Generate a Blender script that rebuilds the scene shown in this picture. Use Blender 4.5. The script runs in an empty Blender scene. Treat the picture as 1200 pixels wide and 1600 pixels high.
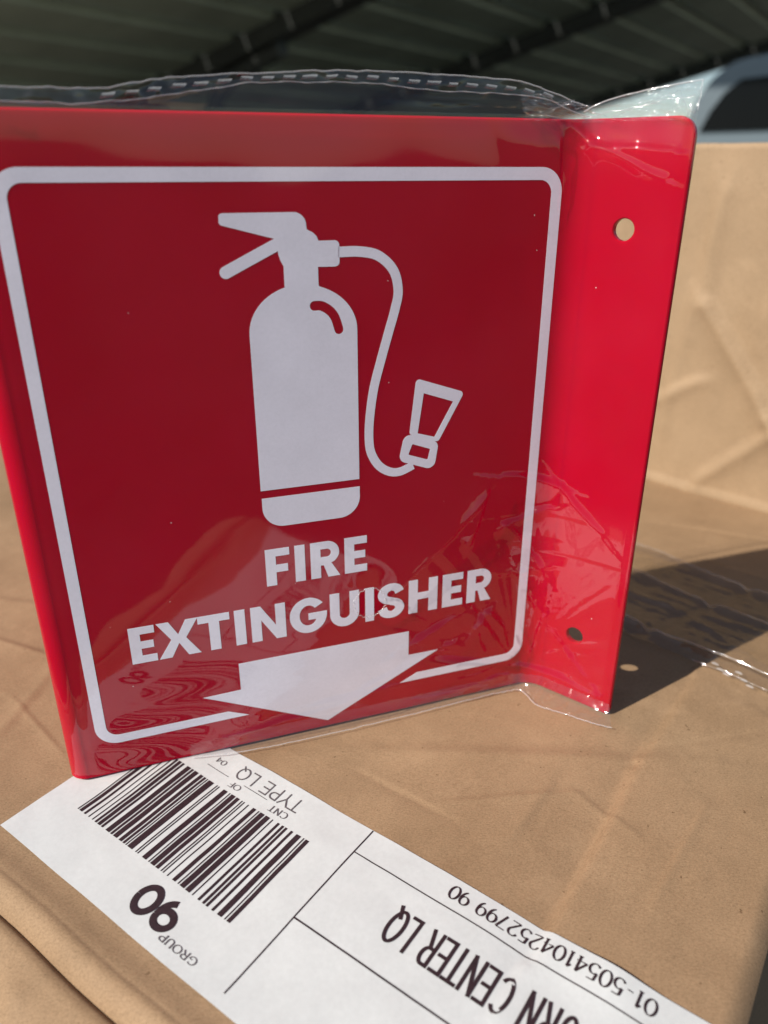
import bpy, bmesh, math, random
from mathutils import Vector, Matrix, noise
from mathutils.geometry import tessellate_polygon
random.seed(7)
R = math.radians
U = 0.2                      # metres per layout unit (camera height above the carton lid)

# ------------------------------------------------------------------ camera
sc = bpy.context.scene
PITCH = R(24.24)
cam_d = bpy.data.cameras.new('camera'); cam = bpy.data.objects.new('camera', cam_d)
sc.collection.objects.link(cam); sc.camera = cam
cam.location = (0, 0, U)
cam.rotation_euler = (R(90) - PITCH, 0, 0)
cam_d.sensor_fit = 'VERTICAL'; cam_d.sensor_height = 36.0; cam_d.sensor_width = 27.0
cam_d.lens = 36.0 * 1194.8 / 1600.0
cam_d.clip_start = 0.01; cam_d.clip_end = 3000
cam_d.dof.use_dof = True; cam_d.dof.focus_distance = 0.255; cam_d.dof.aperture_fstop = 8.4

# ------------------------------------------------------------------ light
SUN_AZ = R(33.5); SUN_EL = R(39.5)          # direction the light travels over the lid / height of the sun
travel = Vector((math.cos(SUN_AZ) * math.cos(SUN_EL), math.sin(SUN_AZ) * math.cos(SUN_EL), -math.sin(SUN_EL)))
sun_d = bpy.data.lights.new('sun', 'SUN'); sun = bpy.data.objects.new('sun', sun_d)
sc.collection.objects.link(sun)
sun_d.energy = 4.3; sun_d.angle = R(0.55); sun_d.color = (1.0, 0.94, 0.85)
sun.rotation_euler = travel.to_track_quat('-Z', 'Y').to_euler()
sun.location = (-3, -2, 4)
w = bpy.data.worlds.new('World'); sc.world = w; w.use_nodes = True
nt = w.node_tree; bg = nt.nodes['Background']
sky = nt.nodes.new('ShaderNodeTexSky'); sky.sky_type = 'NISHITA'; sky.sun_disc = False
sky.sun_elevation = SUN_EL
to_sun = -travel
sky.sun_rotation = math.atan2(to_sun.x, to_sun.y)
sky.air_density = 1.0; sky.dust_density = 0.5; sky.ozone_density = 1.2
nt.links.new(sky.outputs[0], bg.inputs[0]); bg.inputs[1].default_value = 0.06
sc.view_settings.view_transform = 'Standard'; sc.view_settings.look = 'None'
sc.view_settings.exposure = 0.55; sc.view_settings.gamma = 1.0
sc.view_settings.use_curve_mapping = False
sc.render.engine = 'CYCLES'
cy = sc.cycles
cy.use_denoising = True
cy.max_bounces = 12; cy.transparent_max_bounces = 24; cy.transmission_bounces = 8; cy.glossy_bounces = 6; cy.diffuse_bounces = 4
cy.sample_clamp_indirect = 6.0; cy.caustics_reflective = False; cy.blur_glossy = 0.3; cy.caustics_refractive = False

# ------------------------------------------------------------------ materials
def new_mat(name):
    m = bpy.data.materials.new(name); m.use_nodes = True
    return m, m.node_tree, m.node_tree.nodes['Principled BSDF']
def N(nt, t, **kw):
    n = nt.nodes.new(t)
    for k, v in kw.items(): setattr(n, k, v)
    return n
def noise_tex(nt, scale, detail=4, rough=0.55, vec=None):
    n = N(nt, 'ShaderNodeTexNoise'); n.inputs['Scale'].default_value = scale
    n.inputs['Detail'].default_value = detail; n.inputs['Roughness'].default_value = rough
    if vec: nt.links.new(vec, n.inputs['Vector'])
    return n
def ramp(nt, fac, stops):
    r = N(nt, 'ShaderNodeValToRGB'); e = r.color_ramp.elements
    e[0].position, e[0].color = stops[0][0], (*stops[0][1], 1)
    e[1].position, e[1].color = stops[-1][0], (*stops[-1][1], 1)
    for p, c in stops[1:-1]:
        x = e.new(p); x.color = (*c, 1)
    nt.links.new(fac, r.inputs[0]); return r
def mixc(nt, mode, fac, a, b):
    m = N(nt, 'ShaderNodeMix', data_type='RGBA', blend_type=mode)
    if isinstance(fac, float): m.inputs[0].default_value = fac
    else: nt.links.new(fac, m.inputs[0])
    for sock, v in ((m.inputs[6], a), (m.inputs[7], b)):
        if isinstance(v, tuple): sock.default_value = (*v, 1)
        else: nt.links.new(v, sock)
    return m.outputs[2]
def bump(nt, h, strength, dist, normal=None):
    b = N(nt, 'ShaderNodeBump'); b.inputs['Strength'].default_value = strength; b.inputs['Distance'].default_value = dist
    nt.links.new(h, b.inputs['Height'])
    if normal: nt.links.new(normal, b.inputs['Normal'])
    return b.outputs[0]

def cardboard(name, c0, c1, flute=None, bumpy=1.0):
    m, nt, bs = new_mat(name)
    tc = N(nt, 'ShaderNodeTexCoord'); ob = tc.outputs['Object']
    big = noise_tex(nt, 14, 5, 0.6, ob); blot = noise_tex(nt, 55, 4, 0.6, ob)
    mp = N(nt, 'ShaderNodeMapping'); nt.links.new(ob, mp.inputs[0]); mp.inputs['Rotation'].default_value = (0, 0, R(35)); mp.inputs['Scale'].default_value = (900, 2200, 1500)
    fib = noise_tex(nt, 1.0, 3, 0.6, mp.outputs[0])
    mp2 = N(nt, 'ShaderNodeMapping'); nt.links.new(ob, mp2.inputs[0]); mp2.inputs['Rotation'].default_value = (0, 0, R(-60)); mp2.inputs['Scale'].default_value = (500, 2600, 1500)
    fib2 = noise_tex(nt, 1.0, 3, 0.6, mp2.outputs[0])
    base = ramp(nt, big.outputs[0], [(0.3, c0), (0.7, c1)]).outputs[0]
    bl = ramp(nt, blot.outputs[0], [(0.3, (0.93, 0.925, 0.915)), (0.7, (1.04, 1.035, 1.03))]).outputs[0]
    f1 = ramp(nt, fib.outputs[0], [(0.3, (0.80, 0.79, 0.76)), (0.52, (1, 1, 1)), (0.75, (1.12, 1.12, 1.12))]).outputs[0]
    f2 = ramp(nt, fib2.outputs[0], [(0.25, (0.55, 0.50, 0.44)), (0.34, (1, 1, 1)), (0.8, (1.05, 1.05, 1.05))]).outputs[0]
    c = mixc(nt, 'MULTIPLY', 1.0, base, bl); c = mixc(nt, 'MULTIPLY', 0.75, c, f1); c = mixc(nt, 'MULTIPLY', 0.6, c, f2)
    nt.links.new(c, bs.inputs['Base Color'])
    bs.inputs['Roughness'].default_value = 0.72; bs.inputs['Specular IOR Level'].default_value = 0.3
    gr = noise_tex(nt, 1700, 3, 0.7, ob)
    g1 = ramp(nt, gr.outputs[0], [(0.32, (0.78, 0.77, 0.75)), (0.5, (1, 1, 1)), (0.7, (1.14, 1.14, 1.15))]).outputs[0]
    c = mixc(nt, 'MULTIPLY', 0.8, c, g1)
    sp = noise_tex(nt, 420, 2, 0.5, ob)
    s1 = ramp(nt, sp.outputs[0], [(0.235, (0.45, 0.40, 0.34)), (0.27, (1, 1, 1)), (1.0, (1, 1, 1))]).outputs[0]
    c = mixc(nt, 'MULTIPLY', 0.8, c, s1)
    sf = noise_tex(nt, 26, 8, 0.75, ob)
    s2 = ramp(nt, sf.outputs[0], [(0.56, (0, 0, 0)), (0.72, (0.35, 0.35, 0.35))]).outputs[0]
    c = mixc(nt, 'MIX', s2, c, tuple(min(1, v * 1.35) for v in c1))
    nt.links.new(c, bs.inputs['Base Color'])
    n1 = bump(nt, fib.outputs[0], 0.35 * bumpy, 0.00025)
    n2 = bump(nt, blot.outputs[0], 0.12 * bumpy, 0.0010, n1)
    if flute:
        mp3 = N(nt, 'ShaderNodeMapping'); nt.links.new(ob, mp3.inputs[0]); mp3.inputs['Rotation'].default_value = (0, 0, flute[0])
        wv = N(nt, 'ShaderNodeTexWave'); wv.inputs['Scale'].default_value = flute[1]; wv.inputs['Distortion'].default_value = 1.2; wv.inputs['Detail'].default_value = 2
        nt.links.new(mp3.outputs[0], wv.inputs[0])
        n2 = bump(nt, wv.outputs[1], flute[2], 0.0006, n2)
    nt.links.new(n2, bs.inputs['Normal'])
    return m
M = {}
M['card'] = cardboard('kraft_cardboard', (0.258, 0.164, 0.091), (0.330, 0.218, 0.126), flute=(R(35), 40, 0.10))
M['flap'] = cardboard('kraft_flap', (0.305, 0.208, 0.122), (0.345, 0.240, 0.146), flute=(R(46), 22, 0.25))
M['edge'] = cardboard('cardboard_cut_edge', (0.34, 0.22, 0.12), (0.40, 0.27, 0.15))

def red_plastic():
    m, nt, bs = new_mat('red_acrylic')
    tc = N(nt, 'ShaderNodeTexCoord')
    n = noise_tex(nt, 30, 3, 0.5, tc.outputs['Object'])
    c = ramp(nt, n.outputs[0], [(0.3, (0.42, 0.0003, 0.016)), (0.7, (0.45, 0.0006, 0.021))])
    nt.links.new(c.outputs[0], bs.inputs['Base Color'])
    bs.inputs['Roughness'].default_value = 0.09; bs.inputs['IOR'].default_value = 1.49; bs.inputs['Specular IOR Level'].default_value = 0.13
    bs.inputs['Subsurface Weight'].default_value = 0.45; bs.inputs['Subsurface Radius'].default_value = (1.0, 0.03, 0.06); bs.inputs['Subsurface Scale'].default_value = 0.006
    return m
M['red'] = red_plastic()
def print_mat(name, col, rough=0.35, grain=0.05, sc_=900):
    m, nt, bs = new_mat(name)
    tc = N(nt, 'ShaderNodeTexCoord'); n = noise_tex(nt, sc_, 4, 0.65, tc.outputs['Object']); b = noise_tex(nt, 60, 3, 0.5, tc.outputs['Object'])
    lo = tuple(max(0, x * (1 - grain)) for x in col); hi = tuple(min(1, x * (1 + grain)) for x in col)
    c = ramp(nt, n.outputs[0], [(0.3, lo), (0.7, hi)]).outputs[0]
    g = ramp(nt, b.outputs[0], [(0.3, (0.95, 0.95, 0.95)), (0.7, (1.02, 1.02, 1.02))]).outputs[0]
    nt.links.new(mixc(nt, 'MULTIPLY', 1.0, c, g), bs.inputs['Base Color'])
    bs.inputs['Roughness'].default_value = rough
    nt.links.new(bump(nt, n.outputs[0], 0.12, 0.0002), bs.inputs['Normal'])
    return m
M['white'] = print_mat('white_vinyl', (0.90, 0.86, 0.97), 0.32, 0.03)  # lilac cast of the blue sky light is put into the white
M['ink'] = print_mat('thermal_ink', (0.024, 0.011, 0.014), 0.55, 0.5, 1500)
M['greyink'] = print_mat('grey_ink', (0.10, 0.085, 0.09), 0.6, 0.25, 1500)
M['paper'] = print_mat('label_paper', (0.545, 0.56, 0.555), 0.6, 0.04, 600)

def film_mat(name, ior=1.5, gain=1.5, rough=0.03, haze=0.0003, tint=(0.985, 0.985, 0.985)):
    m = bpy.data.materials.new(name); m.use_nodes = True; nt = m.node_tree; nt.nodes.clear()
    out = N(nt, 'ShaderNodeOutputMaterial'); tr = N(nt, 'ShaderNodeBsdfTransparent'); gl = N(nt, 'ShaderNodeBsdfAnisotropic'); df = N(nt, 'ShaderNodeBsdfDiffuse')
    tr.inputs[0].default_value = (*tint, 1); gl.inputs['Roughness'].default_value = rough; gl.inputs['Color'].default_value = (1, 1, 1, 1)
    df.inputs[0].default_value = (0.9, 0.9, 0.9, 1)
    # thin-sheet reflectance, the same from both sides: F0 + (1 - F0)(1 - cos)^5, times `gain` for the two surfaces
    lw = N(nt, 'ShaderNodeLayerWeight'); lw.inputs[0].default_value = 0.5
    pw5 = N(nt, 'ShaderNodeMath', operation='POWER'); nt.links.new(lw.outputs['Facing'], pw5.inputs[0]); pw5.inputs[1].default_value = 5.0
    f0 = ((ior - 1) / (ior + 1)) ** 2
    ma = N(nt, 'ShaderNodeMath', operation='MULTIPLY_ADD'); nt.links.new(pw5.outputs[0], ma.inputs[0]); ma.inputs[1].default_value = 0.32 / gain; ma.inputs[2].default_value = f0
    mul = N(nt, 'ShaderNodeMath', operation='MULTIPLY', use_clamp=True); nt.links.new(ma.outputs[0], mul.inputs[0]); mul.inputs[1].default_value = gain
    m1 = N(nt, 'ShaderNodeMixShader')
    tc = N(nt, 'ShaderNodeTexCoord'); hz = noise_tex(nt, 16, 5, 0.6, tc.outputs['Object'])
    mr = N(nt, 'ShaderNodeMapRange'); nt.links.new(hz.outputs[0], mr.inputs[0]); mr.inputs[1].default_value = 0.42; mr.inputs[2].default_value = 0.62
    mr.inputs[3].default_value = haze; mr.inputs[4].default_value = haze + 0.004; nt.links.new(mr.outputs[0], m1.inputs[0])
    nt.links.new(tr.outputs[0], m1.inputs[1]); nt.links.new(df.outputs[0], m1.inputs[2])
    m2 = N(nt, 'ShaderNodeMixShader'); nt.links.new(mul.outputs[0], m2.inputs[0]); nt.links.new(m1.outputs[0], m2.inputs[1]); nt.links.new(gl.outputs[0], m2.inputs[2])
    nt.links.new(m2.outputs[0], out.inputs[0])
    return m
M['film'] = film_mat('clear_film')
M['tailfilm'] = film_mat('loose_film', gain=1.1, rough=0.05, haze=0.004, tint=(0.86, 0.85, 0.82))
M['seam'] = film_mat('film_seam', gain=1.7, rough=0.05, haze=0.010)
M['seal'] = film_mat('heat_seal', gain=2.2, rough=0.1, haze=0.22)
M['lint'] = print_mat('pale_lint', (0.55, 0.5, 0.5), 0.8)
M['fold'] = film_mat('folded_film', gain=3.0, rough=0.07, haze=0.05)
M['tape'] = film_mat('clear_tape', gain=1.3, rough=0.1, haze=0.02, tint=(0.98, 0.93, 0.82))

def plain(name, col, rough=0.6, metal=0.0, var=0.12, scale=8, spec=0.5):
    m, nt, bs = new_mat(name); tc = N(nt, 'ShaderNodeTexCoord'); n = noise_tex(nt, scale, 5, 0.6, tc.outputs['Object'])
    c = ramp(nt, n.outputs[0], [(0.3, tuple(x * (1 - var) for x in col)), (0.7, tuple(x * (1 + var) for x in col))])
    nt.links.new(c.outputs[0], bs.inputs['Base Color']); bs.inputs['Roughness'].default_value = rough; bs.inputs['Metallic'].default_value = metal
    bs.inputs['Specular IOR Level'].default_value = spec
    return m
M['ground'] = plain('asphalt', (0.058, 0.052, 0.046), 0.95, 0, 0.25, 30, 0.0)
M['roof'] = plain('roof_sheet', (0.70, 0.80, 0.63), 0.6, 0, 0.15, 1.5)
M['steel'] = plain('dark_steel', (0.12, 0.13, 0.12), 0.6, 0, 0.2, 3)
M['carpaint'] = plain('silver_blue_paint', (0.17, 0.21, 0.235), 0.25, 0.2, 0.04, 2)
M['glass'] = plain('dark_glass', (0.006, 0.007, 0.008), 0.12, 0, 0.1, 2, 0.1)
M['rubber'] = plain('tyre_rubber', (0.02, 0.02, 0.02), 0.85)
M['rim'] = plain('wheel_alloy', (0.35, 0.36, 0.37), 0.35, 0.6)
M['lamp'] = plain('lamp_plastic', (0.6, 0.6, 0.6), 0.15)

# ------------------------------------------------------------------ helpers
COL = sc.collection
def obj(name, verts, faces, mat, parent=None, scale=U, smooth=False, label=None):
    """one mesh object; verts are world layout coordinates times `scale`; origin follows the parent"""
    org = ORG.get(parent.name, Vector((0, 0, 0))) if parent else Vector((0, 0, 0))
    me = bpy.data.meshes.new(name)
    me.from_pydata([tuple(Vector(v) * scale - org) for v in verts], [], faces); me.update()
    me.materials.append(M[mat])
    if smooth:
        for p in me.polygons: p.use_smooth = True
    o = bpy.data.objects.new(name, me); COL.objects.link(o)
    ORG[o.name] = org
    if parent: o.parent = parent
    if label: o['label'] = label
    return o
ORG = {}
def thing(name, label, cat, loc, group=None):
    o = bpy.data.objects.new(name, None); COL.objects.link(o); o.empty_display_size = 0.02
    o.location = loc; o['label'] = label; o['category'] = cat
    if group: o['group'] = group
    ORG[o.name] = Vector(loc); return o
def grid_faces(nu, nv, flip=False):
    f = []
    for j in range(nv - 1):
        for i in range(nu - 1):
            q = (j * nu + i, j * nu + i + 1, (j + 1) * nu + i + 1, (j + 1) * nu + i)
            f.append(q[::-1] if flip else q)
    return f
def poly_mesh(loops):
    """2-D polygon with holes -> verts, tris"""
    vs = [Vector((x, y, 0)) for l in loops for x, y in l]
    tr = tessellate_polygon([[Vector((x, y, 0)) for x, y in l] for l in loops])
    fs = []
    for a, b, c in tr:
        n = (vs[b] - vs[a]).cross(vs[c] - vs[a]).z
        if abs(n) < 1e-12: continue
        fs.append((a, b, c) if n > 0 else (c, b, a))
    return [(v.x, v.y) for v in vs], fs
def arc(cx, cy, rx, ry, a0, a1, n=14):
    return [(cx + rx * math.cos(R(a0 + (a1 - a0) * i / n)), cy + ry * math.sin(R(a0 + (a1 - a0) * i / n))) for i in range(n + 1)]
def rrect(x0, y0, x1, y1, r, n=10):
    return arc(x1 - r, y1 - r, r, r, 0, 90, n) + arc(x0 + r, y1 - r, r, r, 90, 180, n) + arc(x0 + r, y0 + r, r, r, 180, 270, n) + arc(x1 - r, y0 + r, r, r, 270, 360, n)
def spline(pts, n=10):
    out = []
    for i in range(len(pts) - 1):
        p0 = pts[max(i - 1, 0)]; p1 = pts[i]; p2 = pts[i + 1]; p3 = pts[min(i + 2, len(pts) - 1)]
        for k in range(n):
            t = k / n
            out.append(tuple(0.5 * ((2 * b) + (-a + c) * t + (2 * a - 5 * b + 4 * c - d) * t * t + (-a + 3 * b - 3 * c + d) * t ** 3) for a, b, c, d in zip(p0, p1, p2, p3)))
    out.append(tuple(pts[-1])); return out
def stroke(path, wd, cap='flat', wfun=None):
    """closed outline of a thick 2-D path"""
    L, Rr = [], []; n = len(path)
    for i, (x, y) in enumerate(path):
        a = path[max(i - 1, 0)]; b = path[min(i + 1, n - 1)]
        dx, dy = b[0] - a[0], b[1] - a[1]; l = math.hypot(dx, dy) or 1; nx, ny = -dy / l, dx / l
        h = (wfun(dx / l, dy / l) if wfun else wd) / 2
        L.append((x + nx * h, y + ny * h)); Rr.append((x - nx * h, y - ny * h))
    if cap == 'round':
        def capd(c, d, s):
            a = math.degrees(math.atan2(d[1], d[0]))
            return arc(c[0], c[1], wd / 2, wd / 2, a - 90, a + 90, 10)[1:-1]
        d1 = (path[-1][0] - path[-2][0], path[-1][1] - path[-2][1]); d0 = (path[0][0] - path[1][0], path[0][1] - path[1][1])
        return Rr + capd(path[-1], d1, 1) + L[::-1] + capd(path[0], d0, 1)
    return Rr + L[::-1]
def smooth(e0, e1, x):
    t = min(1, max(0, (x - e0) / (e1 - e0))); return t * t * (3 - 2 * t)
def nz(x, y, z=0.0): return noise.noise(Vector((x, y, z)))

# ------------------------------------------------------------------ layout of the place
E1 = Vector((math.cos(R(-35.3)), math.sin(R(-35.3)), 0)); E2 = Vector((-E1.y, E1.x, 0))
F0 = Vector((-0.570, 0.795, 0))                       # a point of the carton's front edge
GROUND = -0.55
A0 = Vector((-0.548, 1.0467, 0)); PA = R(18.92)
P = Vector((math.cos(PA), math.sin(PA), 0)); NP = Vector((math.sin(PA), -math.cos(PA), 0))
WP = 0.905; B0 = A0 + P * WP
C0 = Vector((0.4484, 1.2286, 0)); FD = (C0 - B0).normalized(); FL = (C0 - B0).length; NF = Vector((FD.y, -FD.x, 0))
HS = 1.069

def seg_d(x, y, ax, ay, bx, by):
    dx, dy = bx - ax, by - ay; t = max(0, min(1, ((x - ax) * dx + (y - ay) * dy) / (dx * dx + dy * dy)))
    px, py = ax + t * dx, ay + t * dy; s = (x - px) * dy - (y - py) * dx
    return math.hypot(x - px, y - py) * (1 if s > 0 else -1), t
CREASES = [((0.66, 1.36), (0.46, 1.10), -0.013, 0.07), ((0.46, 1.10), (0.20, 0.72), -0.016, 0.07),
           ((-0.95, 1.52), (-0.72, 1.42), 0.006, 0.03), ((-0.72, 1.42), (-0.75, 1.17), 0.005, 0.025),
           ((-0.1, 1.13), (0.62, 1.10), 0.006, 0.06), ((0.30, 1.05), (0.21, 0.93), 0.004, 0.025), ((-1.6, 1.8), (-0.6, 1.6), 0.006, 0.05),
           ((0.75, 1.25), (0.9, 1.0), 0.005, 0.04),
           ((0.10, 1.00), (0.34, 1.03), 0.0035, 0.012), ((0.34, 1.03), (0.42, 0.93), 0.0030, 0.010), ((-0.05, 1.08), (0.12, 0.96), -0.003, 0.012), ((0.40, 0.80), (0.56, 1.00), 0.0035, 0.014), ((0.50, 1.14), (0.80, 1.20), -0.0035, 0.012),
           ((-0.78, 1.30), (-0.60, 1.12), 0.003, 0.010), ((-1.1, 1.35), (-0.80, 1.30), -0.004, 0.014), ((-0.85, 1.62), (-0.62, 1.55), 0.0035, 0.012), ((0.9, 1.9), (1.1, 1.7), 0.004, 0.02), ((0.85, 2.15), (1.2, 2.0), -0.004, 0.02)]
def topz(x, y):
    z = 0.0055 * nz(x * 1.7, y * 1.7, 3) + 0.0026 * nz(x * 6, y * 6, 9) + 0.0006 * nz(x * 13, y * 13, 4) + 0.0004 * nz(x * 30, y * 30, 1)
    for (ax, ay), (bx, by), amp, wd in CREASES:
        m = 4 * wd
        if x < min(ax, bx) - m or x > max(ax, bx) + m or y < min(ay, by) - m or y > max(ay, by) + m: continue
        d, t = seg_d(x, y, ax, ay, bx, by)
        f = math.sin(math.pi * min(1, max(0, 0.15 + 0.7 * t)))
        z += amp * f * (math.exp(-abs(d) / wd) * 0.8 if d > 0 else math.exp(-(d / (wd * (0.35 if wd < 0.065 else 0.16))) ** 2) * 0.8)
    # keep the lid flat where the sign and the wrap stand
    b = (Vector((x, y, 0)) - F0).dot(E2)
    return z - 0.004

# ------------------------------------------------------------------ ground and sky-side setting
gs = 600
g = obj('ground', [(-gs, -gs, GROUND), (gs, -gs, GROUND), (gs, gs, GROUND), (-gs, gs, GROUND)], [(0, 1, 2, 3)], 'ground', scale=1.0)
g['kind'] = 'structure'

# ------------------------------------------------------------------ carton
box = thing('cardboard_box', 'large brown cardboard carton with a white shipping label on its creased lid', 'box', (F0 + E1 * -0.8 + E2 * 1.1) * U + Vector((0, 0, GROUND)))
AMIN, AMAX = -2.6, 0.945
def back_b(a): return 2.308 - (a - 0.207) * 0.19 + (0.0 if a > -0.5 else 0)
def lid_pt(a, b):
    wob = 0.006 * nz(a * 5, 7.7) * max(0.0, 1 - b / 0.3)
    p = F0 + E1 * a + E2 * (b - wob)
    z = topz(p.x, p.y)
    # rolled front edge
    bb = b
    rr = 0.040; z += 0.004 * math.exp(-((bb - 0.042) / 0.02) ** 2)
    if bb < rr:
        k = (rr - bb) / rr
        z += 0.008 * math.sin(min(1, k) * math.pi * .7) - 0.026 * k * k
    # rolled right edge
    ra = AMAX - a
    if ra < 0.03:
        k = (0.03 - ra) / 0.03; z -= 0.02 * k * k
    return p.x, p.y, z
nu, nv = 460, 400
vs = []
for j in range(nv):
    tb = (j / (nv - 1)); 
    for i in range(nu):
        ta = i / (nu - 1); a = AMAX - (AMAX - AMIN) * (1 - ta) ** 1.35
        b = back_b(a) * tb ** 1.5
        vs.append(lid_pt(a, b))
obj('lid', vs, grid_faces(nu, nv), 'card', box, smooth=True, label='creased brown carton lid the red sign stands on')
# front side, slightly bulged and crumpled below the edge groove
vs = []; nu, nv = 260, 130
depth = -GROUND / U
prof = spline([(-0.006, -0.060), (-0.003, -0.030), (0.001, -0.017), (0.010, -0.011), (0.026, -0.013), (0.06, -0.030), (0.11, -0.075), (0.15, -0.15), (0.17, -0.30), (0.18, -0.8), (0.18, -1.7), (0.18, -depth)], 11)
nv = len(prof)
for o_, z_ in prof:
    for i in range(nu):
        a = AMAX - (AMAX - AMIN) * (i / (nu - 1)); wob = 0.006 * nz(a * 5, 7.7); k = smooth(0.01, .06, o_)
        d = o_ - z_
        out = o_ + k * (0.010 * nz(a * 6, d * 5, 2) + 0.010 * abs(nz(a * 9 + d * 10, d * 9, 5)))
        p = F0 + E1 * a + E2 * (-wob - out)
        vs.append((p.x, p.y, z_ + (1 - smooth(.02, .1, o_)) * topz(p.x, p.y) + k * (0.007 * nz(a * 13, d * 12, 7) - 0.009 * abs(nz(a * 5 - d * 7, d * 3, 17)))))
obj('front_side', vs, grid_faces(nu, nv, True), 'card', box, smooth=True)
def wall(name, p, q, z0=-0.026):
    d = (q - p).normalized(); n = Vector((-d.y, d.x, 0)); th = 0.02
    vs = [p, q, q + n * th, p + n * th]
    V = [(v.x, v.y, z0) for v in vs] + [(v.x, v.y, -depth) for v in vs]
    return obj(name, V, [(0, 1, 2, 3), (7, 6, 5, 4), (0, 4, 5, 1), (1, 5, 6, 2), (2, 6, 7, 3), (3, 7, 4, 0)], 'card', box)
c_fr = F0 + E1 * AMAX + E2 * 0.012; c_br = F0 + E1 * AMAX + E2 * back_b(AMAX); c_bl = F0 + E1 * AMIN + E2 * back_b(AMIN); c_fl = F0 + E1 * AMIN + E2 * 0.012
wall('right_side', c_fr, c_br); wall('back_side', c_br, c_bl); wall('left_side', c_bl, c_fl)
vs = []; nu, nv = 60, 24  # made-up flap, added as a stand-in for the dark shadow at the right corner
for j in range(nv):
    t = j / (nv - 1)
    for i in range(nu):
        b = 0.02 + (back_b(AMAX) - 0.04) * i / (nu - 1); e = F0 + E1 * AMAX + E2 * b
        o_ = -0.003 + 0.125 * t ** 0.9 + 0.006 * nz(b * 4, t * 2, 9); p = e + E1 * o_; vs.append((p.x, p.y, -0.022 + topz(e.x, e.y) * (1 - t) - 0.42 * t ** 1.05))
n_ = len(vs)
vs += [(x - 0.018 * E1.x, y - 0.018 * E1.y, z - 0.006) for x, y, z in vs]
fs = grid_faces(nu, nv) + [tuple(k + n_ for k in f[::-1]) for f in grid_faces(nu, nv)]
for i in range(nu - 1): a = (nv - 1) * nu + i; fs.append((a, a + 1, a + 1 + n_, a + n_))
for j in range(nv - 1):
    for c_ in (0, nu - 1): a = j * nu + c_; fs.append((a, a + nu, a + nu + n_, a + n_))
obj('added_shade_flap', vs, fs, 'card', box, smooth=True)
# standing rear flap with thickness and a soft hinge fold
hd = (c_br - c_bl).normalized(); hn = Vector((-hd.y, hd.x, 0)); hl = (c_br - c_bl).length; FH = 1.075
vs = []; nu, nv = 170, 70
if hn.y < 0: hn = -hn
def flap_pt(u, v, back):
    # u along the hinge (0 left..1 right), v up the flap
    p = c_bl + hd * (u * hl)
    lean = 0.02 * v
    x = u * hl; y = v * FH
    off = 0.008 * nz(x * 1.6, y * 1.4, 4) + 0.002 * nz(x * 7, y * 1.2, 8)
    for (ax, ay, bx, by, am, wd) in FCREASE:
        d, t = seg_d(x, y, ax, ay, bx, by)
        off += am * (math.exp(-abs(d) / wd) if d > 0 else math.exp(-(d / (wd * .4)) ** 2))
    roll = 0.05 * math.exp(-y / 0.03)
    off += 0.022 + 0.020 * math.exp(-((y - 0.010) / 0.009) ** 2)
    p = p + hn * (lean - off + (0.022 if back else 0))
    z = y + topz(p.x, p.y) * (1 - smooth(0, .1, y)) + 0.003 * nz(x * 9, 3.3) * (1 if v > .98 else 0)
    return p.x, p.y, z - 0.010
# creases on the flap, (distance along hinge, height)
xr = hl
FCREASE = [(xr - 0.62, 0.62, xr - 0.36, 0.30, 0.026, 0.035), (xr - 0.36, 0.30, xr - 0.24, 0.12, 0.020, 0.03),
           (xr - 0.62, 0.62, xr - 0.66, 1.0, 0.006, 0.03), (xr - 0.75, 0.28, xr - 0.60, 0.38, 0.014, 0.03), (xr - 0.55, 0.05, xr - 0.32, 0.28, 0.018, 0.035),
           (xr - 0.45, 0.5, xr - 0.42, 1.0, 0.004, 0.04), (xr - 0.70, 0.2, xr - 0.62, 0.95, 0.011, 0.05)]
fr = []; 
for j in range(nv):
    for i in range(nu): vs.append(flap_pt((i / (nu - 1)) ** 0.6, (j / (nv - 1)), False))
ncnt = len(vs)
for j in range(nv):
    for i in range(nu): vs.append(flap_pt((i / (nu - 1)) ** 0.6, (j / (nv - 1)), True))
fs = grid_faces(nu, nv) + [tuple(x + ncnt for x in f[::-1]) for f in grid_faces(nu, nv)]
for i in range(nu - 1):
    a = (nv - 1) * nu + i; fs.append((a, a + 1, a + 1 + ncnt, a + ncnt)); fs.append((i + 1, i, i + ncnt, i + 1 + ncnt))
for j in range(nv - 1):
    a = j * nu + nu - 1; fs.append((a + nu, a, a + ncnt, a + nu + ncnt)); a = j * nu; fs.append((a, a + nu, a + nu + ncnt, a + ncnt))
obj('rear_flap', vs, fs, 'flap', box, smooth=True, label='tan cardboard flap standing up behind the sign')

# ---- shipping label stuck on the lid (part) with its print (sub-parts)
LA = R(-35.7); L1 = Vector((math.cos(LA), math.sin(LA), 0)); L2 = Vector((-L1.y, L1.x, 0)); LO = Vector((-0.6356, 0.9614, 0))
def lab(x, y, off=0.0):
    p = LO + L1 * x + L2 * y
    lift = 0.0015 + off + 0.0022 * abs(nz(x * 5, y * 6, 51)) + 0.0012 * nz(x * 11, y * 10, 53)
    # the paper bridges the fold in the lid and lifts at its far edge
    lift += 0.005 * math.exp(-((x - 0.93) / 0.05) ** 2) * smooth(0.25, 0.345, y)
    return p.x, p.y, topz(p.x, p.y) + lift
LW, LH0, LH1 = 1.065, -0.012, 0.343
nu, nv = 150, 50
vs = [lab(LW * i / (nu - 1), LH0 + (LH1 - LH0) * j / (nv - 1)) for j in range(nv) for i in range(nu)]
label_o = obj('shipping_label', vs, grid_faces(nu, nv), 'paper', box, smooth=True, label='white paper shipping label with barcode, printed upside down to the viewer')
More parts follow.
